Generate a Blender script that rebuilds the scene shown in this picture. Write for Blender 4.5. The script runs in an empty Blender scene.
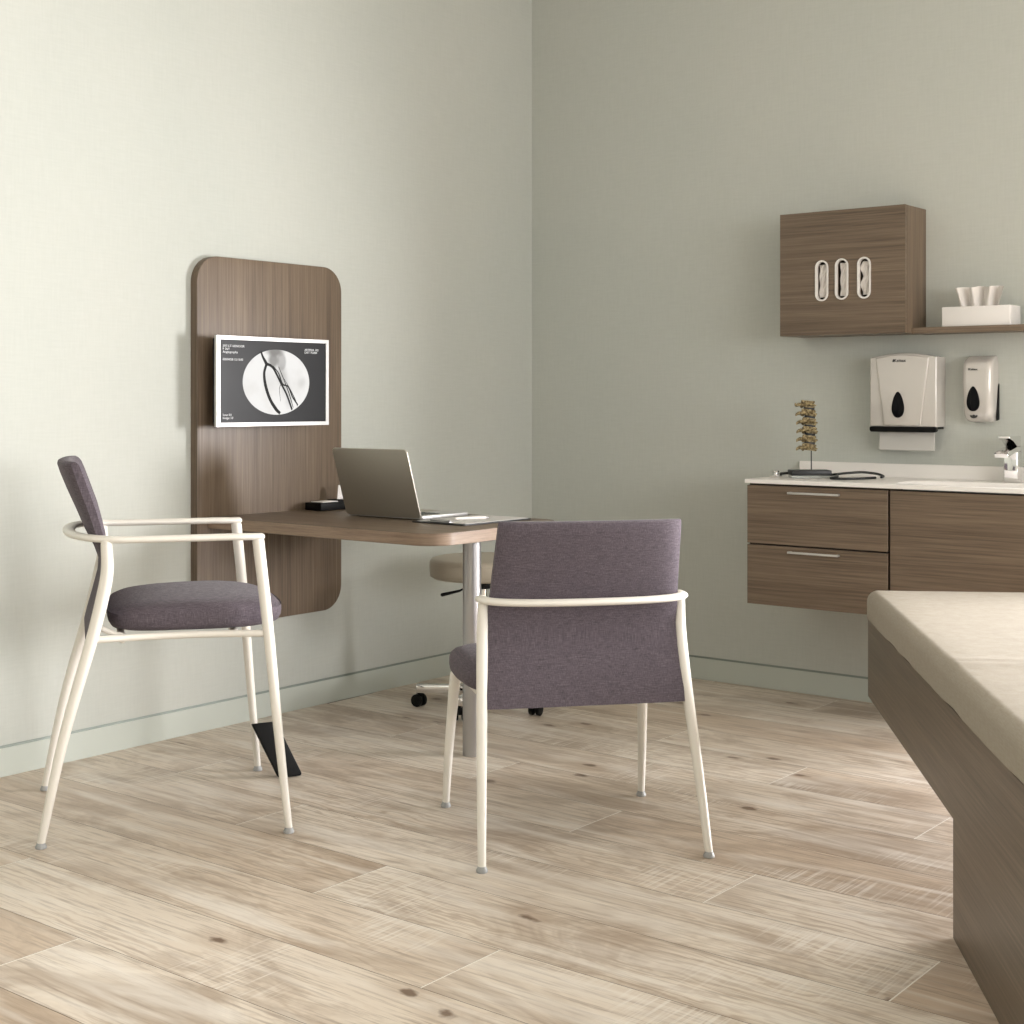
import bpy, bmesh, math, random
from mathutils import Vector, Matrix, noise as mnoise
random.seed(7)
PI = math.pi
C = bpy.context.scene.collection

# ------------------------------------------------------------------ helpers
def link(o):
    C.objects.link(o); return o

def thing(name, label, cat, loc=(0, 0, 0), rotz=0.0, group=None):
    o = bpy.data.objects.new(name, None); link(o)
    o.empty_display_size = .05
    o.location = loc; o.rotation_euler = (0, 0, rotz)
    o['label'] = label; o['category'] = cat
    if group: o['group'] = group
    return o

def obj(name, bm, mats, parent=None, smooth=35, label=None, loc=None, rot=None):
    me = bpy.data.meshes.new(name)
    bmesh.ops.recalc_face_normals(bm, faces=bm.faces)
    bm.to_mesh(me); bm.free()
    if not isinstance(mats, (list, tuple)): mats = [mats]
    for m in mats: me.materials.append(m)
    if smooth:
        for p in me.polygons: p.use_smooth = True
        me.set_sharp_from_angle(angle=math.radians(smooth))
    o = bpy.data.objects.new(name, me); link(o)
    if parent: o.parent = parent
    if loc: o.location = loc
    if rot: o.rotation_euler = rot
    if label: o['label'] = label
    return o

def tag(o, label, cat, group=None):
    o['label'] = label; o['category'] = cat
    if group: o['group'] = group
    return o

def struct(name, bm, m, smooth=0):
    o = obj(name, bm, m, None, smooth); o['kind'] = 'structure'; return o

def NB(): return bmesh.new()

def box(bm, x0, x1, y0, y1, z0, z1, bev=0.0, seg=2, mi=0):
    vs = [bm.verts.new((x, y, z)) for x in (x0, x1) for y in (y0, y1) for z in (z0, z1)]
    idx = [(0, 1, 3, 2), (4, 6, 7, 5), (0, 4, 5, 1), (2, 3, 7, 6), (0, 2, 6, 4), (1, 5, 7, 3)]
    fs = [bm.faces.new([vs[i] for i in f]) for f in idx]
    for f in fs: f.material_index = mi
    if bev > 0:
        es = list({e for f in fs for e in f.edges})
        r = bmesh.ops.bevel(bm, geom=es, offset=bev, segments=seg, affect='EDGES', profile=.5, clamp_overlap=True)
        for f in r['faces']: f.material_index = mi
    return bm

def rrect(x0, x1, y0, y1, r, n=10):
    if not isinstance(r, (list, tuple)): r = [r] * 4      # order: x1y1, x0y1, x0y0, x1y0
    pts = []
    cs = [(x1, y1, -1, -1, 0), (x0, y1, 1, -1, 90), (x0, y0, 1, 1, 180), (x1, y0, -1, 1, 270)]
    for (cx, cy, sx, sy, a0), rr in zip(cs, r):
        if rr <= 0: pts.append((cx, cy)); continue
        for i in range(n + 1):
            a = math.radians(a0 + 90 * i / n)
            pts.append((cx + sx * rr + rr * math.cos(a), cy + sy * rr + rr * math.sin(a)))
    return pts

def stadium(cx, cy, w, h, n=12):
    r = w / 2; pts = []
    for i in range(n + 1):
        a = PI * i / n; pts.append((cx + r * math.cos(a), cy + h / 2 - r + r * math.sin(a)))
    for i in range(n + 1):
        a = PI + PI * i / n; pts.append((cx + r * math.cos(a), cy - h / 2 + r + r * math.sin(a)))
    return pts

def map3(axis, p, t):
    # prism helpers: outline (u,v) + extrusion t
    if axis == 'z': return (p[0], p[1], t)
    if axis == 'y': return (p[0], t, p[1])
    return (t, p[0], p[1])

def offset_in(pts, d):
    n = len(pts); out = []
    A = sum(pts[i][0] * pts[(i + 1) % n][1] - pts[(i + 1) % n][0] * pts[i][1] for i in range(n))
    s = 1 if A > 0 else -1
    for i in range(n):
        a = Vector(pts[i - 1]); b = Vector(pts[i]); c = Vector(pts[(i + 1) % n])
        e1 = (b - a); e2 = (c - b)
        if e1.length < 1e-9 or e2.length < 1e-9: out.append(tuple(b)); continue
        e1.normalize(); e2.normalize()
        n1 = Vector((-e1.y, e1.x)) * s; n2 = Vector((-e2.y, e2.x)) * s
        m = n1 + n2
        if m.length < 1e-6: m = n1
        m.normalize(); k = d / max(.35, m.dot(n1))
        out.append((b.x + m.x * k, b.y + m.y * k))
    return out

def prism(bm, pts, t0, t1, axis='z', bev=0.0, mi=0, seg=3):
    """extrude outline from t0 to t1 with rounded rims"""
    rings = []
    if bev > 0:
        for i in range(seg + 1):
            a = PI / 2 * i / seg
            rings.append((offset_in(pts, bev * (1 - math.sin(a))), t0 + bev * (1 - math.cos(a))))
        for i in range(seg + 1):
            a = PI / 2 * i / seg
            rings.append((offset_in(pts, bev * (1 - math.cos(a))), t1 - bev * (1 - math.sin(a))))
    else:
        rings = [(pts, t0), (pts, t1)]
    loops = [[bm.verts.new(map3(axis, p, t)) for p in ps] for ps, t in rings]
    n = len(pts); fs = []
    fs.append(bm.faces.new(loops[0])); fs.append(bm.faces.new(list(reversed(loops[-1]))))
    for a, b in zip(loops[:-1], loops[1:]):
        for i in range(n):
            fs.append(bm.faces.new([a[i], a[(i + 1) % n], b[(i + 1) % n], b[i]]))
    for f in fs: f.material_index = mi
    return bm

def prism_holes(bm, outer, holes, t0, t1, axis='z', mi=0):
    for t in (t0, t1):
        es = []
        for loop in [outer] + holes:
            vs = [bm.verts.new(map3(axis, p, t)) for p in loop]
            for i in range(len(vs)): es.append(bm.edges.new((vs[i], vs[(i + 1) % len(vs)])))
        r = bmesh.ops.triangle_fill(bm, use_beauty=True, use_dissolve=False, edges=es)
        for g in r['geom']:
            if isinstance(g, bmesh.types.BMFace): g.material_index = mi
    for loop in [outer] + holes:
        a = [bm.verts.new(map3(axis, p, t0)) for p in loop]; b = [bm.verts.new(map3(axis, p, t1)) for p in loop]
        n = len(loop)
        for i in range(n):
            bm.faces.new([a[i], a[(i + 1) % n], b[(i + 1) % n], b[i]]).material_index = mi
    bmesh.ops.remove_doubles(bm, verts=bm.verts, dist=1e-5)
    return bm

def catmull(pts, k=6):
    P_ = [Vector(p) for p in pts]; P_ = [2 * P_[0] - P_[1]] + P_ + [2 * P_[-1] - P_[-2]]
    out = []
    for i in range(1, len(P_) - 2):
        p0, p1, p2, p3 = P_[i - 1:i + 3]
        for j in range(k):
            t = j / k
            out.append(.5 * ((2 * p1) + (p2 - p0) * t + (2 * p0 - 5 * p1 + 4 * p2 - p3) * t * t + (3 * p1 - p0 - 3 * p2 + p3) * t ** 3))
    out.append(P_[-2]); return out

def tube(bm, pts, r, seg=16, up=None, flat=1.0, smooth=0, caps=True, mi=0, round_caps=True):
    """pts list, r radius or list; flat = ratio of second axis radius (along up)."""
    if not isinstance(r, (list, tuple)): r = [r] * len(pts)
    if smooth:
        q = catmull([Vector((i, rr, 0)) for i, rr in enumerate(r)], smooth); rr2 = [v.y for v in q]
        pts = catmull(pts, smooth); r = rr2
    pts = [Vector(p) for p in pts]; n = len(pts)
    tans = []
    for i in range(n):
        t = pts[min(i + 1, n - 1)] - pts[max(i - 1, 0)]
        tans.append(t.normalized())
    if round_caps and caps:
        p0, t0, r0 = pts[0], tans[0], r[0]; p1, t1, r1 = pts[-1], tans[-1], r[-1]
        f0 = min(1, flat)
        pre = [(p0 - t0 * r0 * f0 * math.sin(a), r0 * math.cos(a)) for a in (1.3, .9, .45)]
        post = [(p1 + t1 * r1 * f0 * math.sin(a), r1 * math.cos(a)) for a in (.45, .9, 1.3)]
        pts = [p for p, _ in pre] + pts + [p for p, _ in post]
        r = [q for _, q in pre] + list(r) + [q for _, q in post]
        tans = [t0] * 3 + tans + [t1] * 3; n = len(pts)
    nrm = None; loops = []
    for i in range(n):
        t = tans[i]
        if up is not None:
            u = Vector(up); a = t.cross(u)
            if a.length < 1e-4: a = t.orthogonal()
            a.normalize(); b = a.cross(t).normalized()
        else:
            if nrm is None: nrm = t.orthogonal().normalized()
            else:
                nrm = (nrm - t * nrm.dot(t)); nrm.normalize()
            a = nrm; b = t.cross(a)
        loops.append([bm.verts.new(pts[i] + a * math.cos(2 * PI * k / seg) * r[i] + b * math.sin(2 * PI * k / seg) * r[i] * flat) for k in range(seg)])
    for a, b in zip(loops[:-1], loops[1:]):
        for k in range(seg):
            bm.faces.new([a[k], a[(k + 1) % seg], b[(k + 1) % seg], b[k]]).material_index = mi
    if caps:
        bm.faces.new(loops[0]).material_index = mi; bm.faces.new(list(reversed(loops[-1]))).material_index = mi
    return bm

def lathe(bm, prof, cx=0, cy=0, seg=48, mi=0, axis='z'):
    loops = []
    def mp(x, y, z):
        return (cx + x, cy + y, z)
    for r, z in prof:
        if r < 1e-6: loops.append([bm.verts.new(mp(0, 0, z))])
        else: loops.append([bm.verts.new(mp(r * math.cos(2 * PI * k / seg), r * math.sin(2 * PI * k / seg), z)) for k in range(seg)])
    for a, b in zip(loops[:-1], loops[1:]):
        for k in range(seg):
            k2 = (k + 1) % seg
            if len(a) == 1 and len(b) == 1: continue
            if len(a) == 1: f = bm.faces.new([a[0], b[k], b[k2]])
            elif len(b) == 1: f = bm.faces.new([a[k], a[k2], b[0]])
            else: f = bm.faces.new([a[k], a[k2], b[k2], b[k]])
            f.material_index = mi
    if len(loops[0]) > 1: bm.faces.new(loops[0])
    if len(loops[-1]) > 1: bm.faces.new(list(reversed(loops[-1])))
    return bm

def xform(bm, M): bmesh.ops.transform(bm, matrix=M, verts=bm.verts); return bm

def text_mesh(name, body, size, m, parent, mtx, ext=.0003, sx=1.0, bold=0.0, align='LEFT'):
    cu = bpy.data.curves.new(name, 'FONT'); cu.body = body; cu.size = size; cu.extrude = ext
    cu.align_x = align; cu.offset = bold; cu.resolution_u = 3
    t = bpy.data.objects.new(name + '_tmp', cu); link(t)
    bpy.context.view_layer.update()
    me = bpy.data.meshes.new_from_object(t.evaluated_get(bpy.context.evaluated_depsgraph_get()))
    bpy.data.objects.remove(t)
    me.transform(mtx @ Matrix.Diagonal((sx, 1, 1, 1)))
    me.materials.clear(); me.materials.append(m)
    me.name = name
    o = bpy.data.objects.new(name, me); link(o); o.parent = parent
    return o

# ------------------------------------------------------------------ materials
def mat(name, col, rough=.5, metal=0.0, spec=.5, coat=0.0):
    m = bpy.data.materials.new(name); m.use_nodes = True
    b = m.node_tree.nodes['Principled BSDF']
    b.inputs['Base Color'].default_value = (*col, 1); b.inputs['Roughness'].default_value = rough
    b.inputs['Metallic'].default_value = metal; b.inputs['Specular IOR Level'].default_value = spec
    b.inputs['Coat Weight'].default_value = coat
    return m

class NT:
    def __init__(s, m): s.t = m.node_tree; s.b = s.t.nodes['Principled BSDF']
    def n(s, typ, **k):
        x = s.t.nodes.new(typ)
        for a, v in k.items():
            if a in x.inputs.keys() if isinstance(a, str) else False: x.inputs[a].default_value = v
            else: setattr(x, a, v)
        return x
    def l(s, a, b): s.t.links.new(a, b)
    def coord(s, scale=(1, 1, 1), kind='Object', loc=(0, 0, 0), rot=(0, 0, 0)):
        tc = s.t.nodes.new('ShaderNodeTexCoord'); mp = s.t.nodes.new('ShaderNodeMapping')
        mp.inputs['Scale'].default_value = scale; mp.inputs['Location'].default_value = loc; mp.inputs['Rotation'].default_value = rot
        s.l(tc.outputs[kind], mp.inputs['Vector']); return mp.outputs['Vector']
    def noise(s, vec, scale=5, detail=4, rough=.5, dist=0):
        x = s.t.nodes.new('ShaderNodeTexNoise'); s.l(vec, x.inputs['Vector'])
        x.inputs['Scale'].default_value = scale; x.inputs['Detail'].default_value = detail
        x.inputs['Roughness'].default_value = rough; x.inputs['Distortion'].default_value = dist
        return x.outputs['Fac']
    def ramp(s, fac, stops):
        x = s.t.nodes.new('ShaderNodeValToRGB'); s.l(fac, x.inputs['Fac'])
        e = x.color_ramp.elements
        while len(e) < len(stops): e.new(.5)
        for i, (p, c) in enumerate(stops):
            e[i].position = p; e[i].color = (*c, 1) if len(c) == 3 else c
        return x.outputs['Color']
    def mix(s, fac, a, b, mode='MIX'):
        x = s.t.nodes.new('ShaderNodeMix'); x.data_type = 'RGBA'; x.blend_type = mode
        for inp, v in ((x.inputs['Factor'], fac), (x.inputs['A'], a), (x.inputs['B'], b)):
            pass
        ins = [i for i in x.inputs if i.enabled]
        for i, v in zip((x.inputs[0], x.inputs[6], x.inputs[7]), (fac, a, b)):
            if hasattr(v, 'is_output'): s.l(v, i)
            elif isinstance(v, (int, float)): i.default_value = v
            else: i.default_value = (*v, 1)
        return x.outputs[2]
    def math(s, op, a, b=0.0, c=None):
        x = s.t.nodes.new('ShaderNodeMath'); x.operation = op
        for i, v in enumerate((a, b) if c is None else (a, b, c)):
            if hasattr(v, 'is_output'): s.l(v, x.inputs[i])
            else: x.inputs[i].default_value = v
        return x.outputs[0]
    def bump(s, h, strength=.2, dist=.01):
        x = s.t.nodes.new('ShaderNodeBump'); s.l(h, x.inputs['Height'])
        x.inputs['Strength'].default_value = strength; x.inputs['Distance'].default_value = dist
        s.l(x.outputs['Normal'], s.b.inputs['Normal'])

def wood(name, grain='z', dark=(.070, .048, .030), mid=(.146, .103, .069), light=(.225, .166, .114), rough=.42):
    m = mat(name, mid, rough, spec=.45); t = NT(m)
    lo, hi = 1.0, 62.0
    sc = {'x': (lo, hi, hi), 'y': (hi, lo, hi), 'z': (hi, hi, lo), 'h': (3, 3, 60)}[grain]
    v = t.coord(sc)
    f = t.noise(v, 2.6, 8, .70, .12)
    sc2 = tuple(.13 * q for q in sc)
    g = t.noise(t.coord(sc2, loc=(3, 7, 1)), 2.4, 3, .5, .4)
    col = t.ramp(f, [(.33, dark), (.5, mid), (.68, light)])
    col = t.mix(.30, col, t.ramp(g, [(.3, dark), (.7, light)]))
    t.l(col, t.b.inputs['Base Color'])
    t.bump(f, .06, .002)
    return m

def fabric(name, a, b, c, scale=1.0, rough=.92, strength=.35, sheen=.10):
    m = mat(name, b, rough, spec=.12); t = NT(m)
    f1 = t.noise(t.coord((60 * scale, 60 * scale, 900 * scale)), 1, 3, .6)
    f2 = t.noise(t.coord((900 * scale, 500 * scale, 50 * scale)), 1, 3, .6)
    s = t.math('MULTIPLY', t.math('ADD', f1, f2), .5)
    col = t.ramp(s, [(.36, a), (.5, b), (.66, c)])
    t.l(col, t.b.inputs['Base Color'])
    t.bump(s, strength, .002)
    t.b.inputs['Sheen Weight'].default_value = sheen
    t.b.inputs['Sheen Roughness'].default_value = .4
    return m

M = {}
# wall paint: fine woven texture, sage grey-green
def wall_mat():
    m = mat('sage_wall', (.5, .51, .43), .75, spec=.25); t = NT(m)
    f1 = t.noise(t.coord((170, 170, 12)), 1, 3, .6)
    f2 = t.noise(t.coord((14, 14, 170)), 1, 3, .6)
    s = t.math('MULTIPLY', t.math('ADD', f1, f2), .5)
    col = t.ramp(s, [(.3, (.480, .497, .452)), (.7, (.545, .560, .515))])
    big = t.noise(t.coord((1, 1, .7)), 1.3, 2, .5)
    col = t.mix(.25, col, t.ramp(big, [(.35, (.472, .500, .460)), (.65, (.555, .555, .505))]))
    t.l(col, t.b.inputs['Base Color'])
    t.bump(s, .10, .002)
    return m
M['wall'] = wall_mat()
M['base'] = mat('sage_baseboard', (.51, .54, .485), .55, spec=.35)
M['strip'] = mat('grey_green_strip', (.25, .285, .255), .4, .3)
M['ceil'] = mat('ceiling_white', (.78, .77, .73), .9)
M['wood_z'] = wood('walnut_laminate_upright', 'z')
M['wood_y'] = wood('walnut_laminate_level', 'y')
M['wood_x'] = wood('walnut_laminate_long', 'x', dark=(.040, .028, .018), mid=(.112, .080, .054), light=(.190, .140, .098), rough=.36)
M['wood_edge_lit'] = wood('walnut_edge_lit', 'h', (.15, .10, .066), (.25, .175, .12), (.34, .25, .18), .38)  # table edge highlight put into the colour as paler walnut
M['purple'] = fabric('mauve_weave', (.064, .053, .062), (.108, .090, .105), (.172, .145, .167))
M['vinyl'] = mat('taupe_vinyl', (.42, .37, .29), .42, spec=.4)
M['beige'] = fabric('beige_upholstery', (.325, .290, .237), (.358, .322, .266), (.390, .355, .298), .6, .9, .08, 0)
M['ivory'] = mat('ivory_powder_coat', (.78, .745, .675), .36, spec=.5)
M['glide'] = mat('grey_glide', (.34, .345, .34), .45)
M['chrome'] = mat('chrome', (.82, .81, .80), .08, 1.0)
M['steel'] = mat('brushed_steel', (.44, .43, .43), .38, 1.0)
M['alu'] = mat('satin_aluminium', (.42, .395, .34), .42, .8)
M['alu_l'] = mat('bright_aluminium', (.60, .59, .57), .35, .7)
M['black'] = mat('black_plastic', (.004, .004, .004), .5, spec=.15)
M['gloss_black'] = mat('gloss_black', (.003, .003, .004), .2, spec=.12)
M['white'] = mat('white_plastic', (.78, .755, .72), .3)
M['solid'] = mat('white_solid_surface', (.83, .80, .76), .3)
M['silver_p'] = mat('pale_grey_gloss', (.60, .565, .525), .2, .15, coat=.3)
M['paper'] = mat('paper', (.52, .505, .475), .85)
M['tissue'] = mat('tissue', (.74, .70, .66), .9)
M['card'] = mat('white_card', (.80, .77, .74), .6)
M['dark'] = mat('dark_recess', (.03, .022, .017), .7)
M['bone'] = mat('ochre_bone', (.34, .25, .12), .55)
t_ = NT(M['bone']); t_.l(t_.ramp(t_.noise(t_.coord((60, 60, 60)), 2, 3), [(.38, (.09, .06, .02)), (.62, (.40, .32, .17))]), t_.b.inputs['Base Color'])
M['disc'] = mat('blue_black_disc', (.02, .024, .03), .5)
M['rubber'] = mat('dark_tubing', (.009, .010, .011), .42)
M['glass'] = mat('clear_acrylic', (.72, .75, .70), .1); NT(M['glass']).b.inputs['Transmission Weight'].default_value = .6
M['logo'] = mat('logo_print', (.03, .03, .03), .6)

def emis(name, col, base, e, rough=.25):
    m = mat(name, base, rough); b = m.node_tree.nodes['Principled BSDF']
    b.inputs['Emission Color'].default_value = (*col, 1); b.inputs['Emission Strength'].default_value = e
    return m
M['screen'] = emis('screen_dark', (.05, .05, .052), (.010, .010, .011), .12, .38); M['screen'].node_tree.nodes['Principled BSDF'].inputs['Specular IOR Level'].default_value = .22
M['xray'] = emis('xray_glow', (.97, .96, .94), (.10, .10, .098), .50, .5)
def xray():
    m = M['xray']; t = NT(m)
    c = t.coord((9, 9, 9)); f = t.noise(c, 1.2, 3)
    col = t.ramp(f, [(.3, (.86, .84, .81)), (.5, (.97, .96, .94))])
    tc = t.t.nodes.new('ShaderNodeTexCoord')
    def blob(x, z, rx, rz, amt, tint, sh=1.0):
        nonlocal col
        mp = t.t.nodes.new('ShaderNodeMapping'); mp.vector_type = 'POINT'
        mp.inputs['Scale'].default_value = (1 / rx, 0, 1 / rz); mp.inputs['Location'].default_value = (-x / rx, 0, -z / rz)
        t.l(tc.outputs['Object'], mp.inputs['Vector'])
        ln = t.t.nodes.new('ShaderNodeVectorMath'); ln.operation = 'LENGTH'; t.l(mp.outputs['Vector'], ln.inputs[0])
        mr = t.t.nodes.new('ShaderNodeMapRange'); mr.interpolation_type = 'SMOOTHSTEP'
        mr.inputs['From Min'].default_value = 1 - sh; mr.inputs['From Max'].default_value = 1; mr.inputs['To Min'].default_value = amt; mr.inputs['To Max'].default_value = 0
        t.l(ln.outputs['Value'], mr.inputs['Value']); col = t.mix(mr.outputs['Result'], col, tint)
    g_ = (.14, .135, .13)
    blob(.002, .240, .050, .022, .95, g_, .7); blob(-.005, .212, .030, .034, .85, g_, .6); blob(.030, .208, .024, .036, .55, g_, .4)
    blob(.030, .165, .034, .045, .5, g_); blob(.045, .130, .030, .050, .4, g_); blob(.062, .090, .024, .050, .35, g_)
    blob(-.02, .15, .05, .05, .15, g_); blob(.12, .14, .03, .03, .25, g_)
    t.l(col, t.b.inputs['Emission Color']); t.b.inputs['Specular IOR Level'].default_value = .1
xray()
M['vessel'] = emis('vessel_ink', (.03, .03, .03), (.02, .02, .02), .3, .6); M['vessel'].node_tree.nodes['Principled BSDF'].inputs['Specular IOR Level'].default_value = .05
M['vessel2'] = emis('vessel_faint', (.32, .31, .30), (.2, .2, .2), .5, .25)
M['stext'] = emis('screen_text', (.9, .9, .88), (.3, .3, .3), .45, .6)

# floor
def floor_mat():
    m = mat('whitewashed_oak_planks', (.6, .5, .4), .33, spec=.45); t = NT(m)
    at = t.t.nodes.new('ShaderNodeVertexColor'); at.layer_name = 'plank'
    sep = t.t.nodes.new('ShaderNodeSeparateColor'); t.l(at.outputs['Color'], sep.inputs['Color'])
    tc = t.t.nodes.new('ShaderNodeTexCoord')
    comb = t.t.nodes.new('ShaderNodeCombineXYZ')
    t.l(t.math('MULTIPLY', sep.outputs[1], 37.0), comb.inputs[0]); t.l(t.math('MULTIPLY', sep.outputs[2], 91.0), comb.inputs[1])
    add = t.t.nodes.new('ShaderNodeVectorMath'); add.operation = 'ADD'
    t.l(tc.outputs['Object'], add.inputs[0]); t.l(comb.outputs[0], add.inputs[1])
    def mp(sc):
        x = t.t.nodes.new('ShaderNodeMapping'); x.inputs['Scale'].default_value = sc
        t.l(add.outputs[0], x.inputs['Vector']); return x.outputs['Vector']
    fine = t.noise(mp((120, 5, 1)), 1.0, 7, .68, .15)
    med = t.noise(mp((14, 1.5, 1)), 1.0, 4, .55, .7)
    patch = t.noise(mp((4.0, 1.7, 1)), 1.0, 5, .65, .9)
    w = t.t.nodes.new('ShaderNodeTexWave'); w.wave_type = 'BANDS'; w.bands_direction = 'X'
    t.l(mp((1, .22, 1)), w.inputs['Vector'])
    w.inputs['Scale'].default_value = 13; w.inputs['Distortion'].default_value = 13; w.inputs['Detail'].default_value = 3; w.inputs['Detail Scale'].default_value = 1.6
    light = (.80, .72, .615); tan = (.60, .48, .365); brown = (.24, .17, .115); white = (.92, .88, .81)
    base = t.mix(sep.outputs[0], light, tan)
    col = t.mix(t.math('MULTIPLY', t.ramp(fine, [(.38, (1, 1, 1)), (.50, (0, 0, 0))]), .50), base, brown)
    wv = t.ramp(w.outputs['Fac'], [(.0, (1, 1, 1)), (.35, (0, 0, 0))])
    region = t.ramp(t.noise(mp((2.0, .9, 1)), 1.0, 2), [(.43, (0, 0, 0)), (.55, (1, 1, 1))])
    col = t.mix(t.math('MULTIPLY', t.math('MULTIPLY', wv, region), .62), col, (.46, .35, .25))
    pt = t.ramp(patch, [(.46, (0, 0, 0)), (.62, (1, 1, 1))])
    col = t.mix(t.math('MULTIPLY', pt, .68), col, (.37, .275, .195))
    pw = t.ramp(med, [(.50, (0, 0, 0)), (.68, (1, 1, 1))])
    col = t.mix(t.math('MULTIPLY', pw, .5), col, white)
    # saw marks across the board
    saw = t.noise(mp((6, 140, 1)), 1.0, 2, .5)
    sr = t.ramp(t.noise(mp((1.6, 1.3, 1)), 1.7, 1), [(.56, (0, 0, 0)), (.66, (1, 1, 1))])
    col = t.mix(t.math('MULTIPLY', t.math('MULTIPLY', t.ramp(saw, [(.5, (0, 0, 0)), (.66, (1, 1, 1))]), sr), .5), col, white)
    # fine dark cracks along the grain
    ck = t.noise(mp((46, 1.6, 1)), 1.0, 5, .7, .5)
    ckm = t.ramp(t.noise(mp((5, 2.2, 1)), 2.3, 2), [(.50, (0, 0, 0)), (.62, (1, 1, 1))])
    col = t.mix(t.math('MULTIPLY', t.math('MULTIPLY', t.ramp(ck, [(.60, (0, 0, 0)), (.68, (1, 1, 1))]), ckm), .55), col, (.27, .19, .13))
    # knots
    vo = t.t.nodes.new('ShaderNodeTexVoronoi'); vo.voronoi_dimensions = '2D'; t.l(mp((4.6, 2.6, 1)), vo.inputs['Vector']); vo.inputs['Scale'].default_value = 1.0
    sepc = t.t.nodes.new('ShaderNodeSeparateColor'); t.l(vo.outputs['Color'], sepc.inputs['Color'])
    pick = t.math('GREATER_THAN', sepc.outputs[0], .76)
    kd_ = t.math('ADD', vo.outputs['Distance'], t.math('MULTIPLY_ADD', t.noise(mp((38, 26, 1)), 1.0, 3), .16, -.08))
    kn = t.ramp(kd_, [(.03, (1, 1, 1)), (.075, (0, 0, 0))])
    halo = t.ramp(vo.outputs['Distance'], [(.03, (1, 1, 1)), (.26, (0, 0, 0))])
    col = t.mix(t.math('MULTIPLY', t.math('MULTIPLY', halo, pick), .45), col, (.40, .285, .19))
    col = t.mix(t.math('MULTIPLY', t.math('MULTIPLY', kn, pick), .85), col, (.15, .09, .055))
    t.l(col, t.b.inputs['Base Color'])
    t.l(t.math('MULTIPLY_ADD', fine, .25, .27), t.b.inputs['Roughness'])
    t.bump(t.math('ADD', fine, t.math('MULTIPLY', saw, .5)), .09, .003)
    return m
M['floor'] = floor_mat()
M['joint'] = mat('plank_joint', (.16, .12, .085), .8)
M['joint_l'] = mat('plank_end_bevel', (.90, .86, .78), .5)

# ------------------------------------------------------------------ room
RX0, RX1, RY0, RY1, CEIL = -7.2, 0.0, -7.6, 0.0, 2.95
bm = NB()
box(bm, RX0, RX1, RY0, RY1, -.06, -.0022, mi=1)
lay = bm.loops.layers.float_color.new('plank')
W = .2312; L = 1.706; STG = .512
def end_y(k):   # k=0 : row between x=-2.102 and -1.872, joint at y=-2.057 ; k grows towards +x
    return -2.057 + STG * k
tones = {}
rnd = random.Random(11)
k = -24
while True:
    x0 = -2.1025 + W * k; x1 = x0 + W
    if x0 > RX1: break
    if x1 > RX0:
        xa, xb = max(x0, RX0) + .0007, min(x1, RX1) - .0007
        ph = end_y(k)
        j = math.floor((RY0 - ph) / L)
        while ph + j * L < RY1:
            ya, yb = max(ph + j * L, RY0), min(ph + (j + 1) * L, RY1)
            if yb - ya > .01 and xb - xa > .003:
                vs = [bm.verts.new(p) for p in ((xa, ya + .0018, 0), (xb, ya + .0018, 0), (xb, yb - .0018, 0), (xa, yb - .0018, 0))]
                f = bm.faces.new(vs); f.material_index = 0
                tone = max(0, min(1, rnd.gauss(.34, .26)))
                jj = round((ya - ph) / L)
                if k == 1 and abs(yb - (-1.545)) < .02: tone = .85
                if k == 0 and abs(yb - (-2.057)) < .02: tone = .12
                if k == -1 and abs(yb - (-2.567)) < .02: tone = 1.0
                if k == -2 and abs(yb - (-1.375)) < .02: tone = .08
                if k == -2 and abs(ya - (-1.375)) < .02: tone = .62
                if k == -4: tone = .2 if abs(yb - (-.70)) < .02 else .8
                if k == -3: tone = .15 if abs(yb + 1.888) < .02 else .45
                if k == -6: tone = .95
                col = (tone, rnd.random(), rnd.random(), 1)
                for lp in f.loops: lp[lay] = col
                # pale bevelled board end
                if yb < RY1 - .01:
                    vs = [bm.verts.new(p) for p in ((xa, yb - .0018, -.0002), (xb, yb - .0018, -.0002), (xb, yb + .0018, -.0002), (xa, yb + .0018, -.0002))]
                    bm.faces.new(vs).material_index = 2
            j += 1
    k += 1
struct('floor', bm, [M['floor'], M['joint'], M['joint_l']])
for o in bpy.data.objects: pass
# y=0 is the wall carrying the work station, x=0 the wall carrying the cabinets
T = .15
struct('wall_left', box(NB(), RX0 - T, RX1 + T, 0, T, -.06, CEIL), M['wall'])
def wall_open(name, axis, t0, t1, u0, u1, holes):
    """wall slab with rectangular openings"""
    bm = NB()
    prism_holes(bm, [(u0, -.06), (u1, -.06), (u1, CEIL), (u0, CEIL)], [[(a, c), (b, c), (b, d), (a, d)] for a, b, c, d in holes], t0, t1, axis)
    return struct(name, bm, M['wall'])
WIN_R = (-5.0, -2.45, .05, 1.55)
FILL_WIN = (-5.6, -1.6, .75, 2.35)  # unseen opening behind the camera, added to carry fill light
wall_open('wall_right', 'x', 0, T, RY0 - T, 0, [WIN_R])
wall_open('wall_back', 'y', RY0 - T, RY0, RX0, RX1, [FILL_WIN])
struct('wall_near', box(NB(), RX0 - T, RX0, RY0 - T, 0, -.06, CEIL), M['wall'])
struct('ceiling', box(NB(), RX0 - T, RX1 + T, RY0 - T, T, CEIL, CEIL + .1), M['ceil'])
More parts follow.
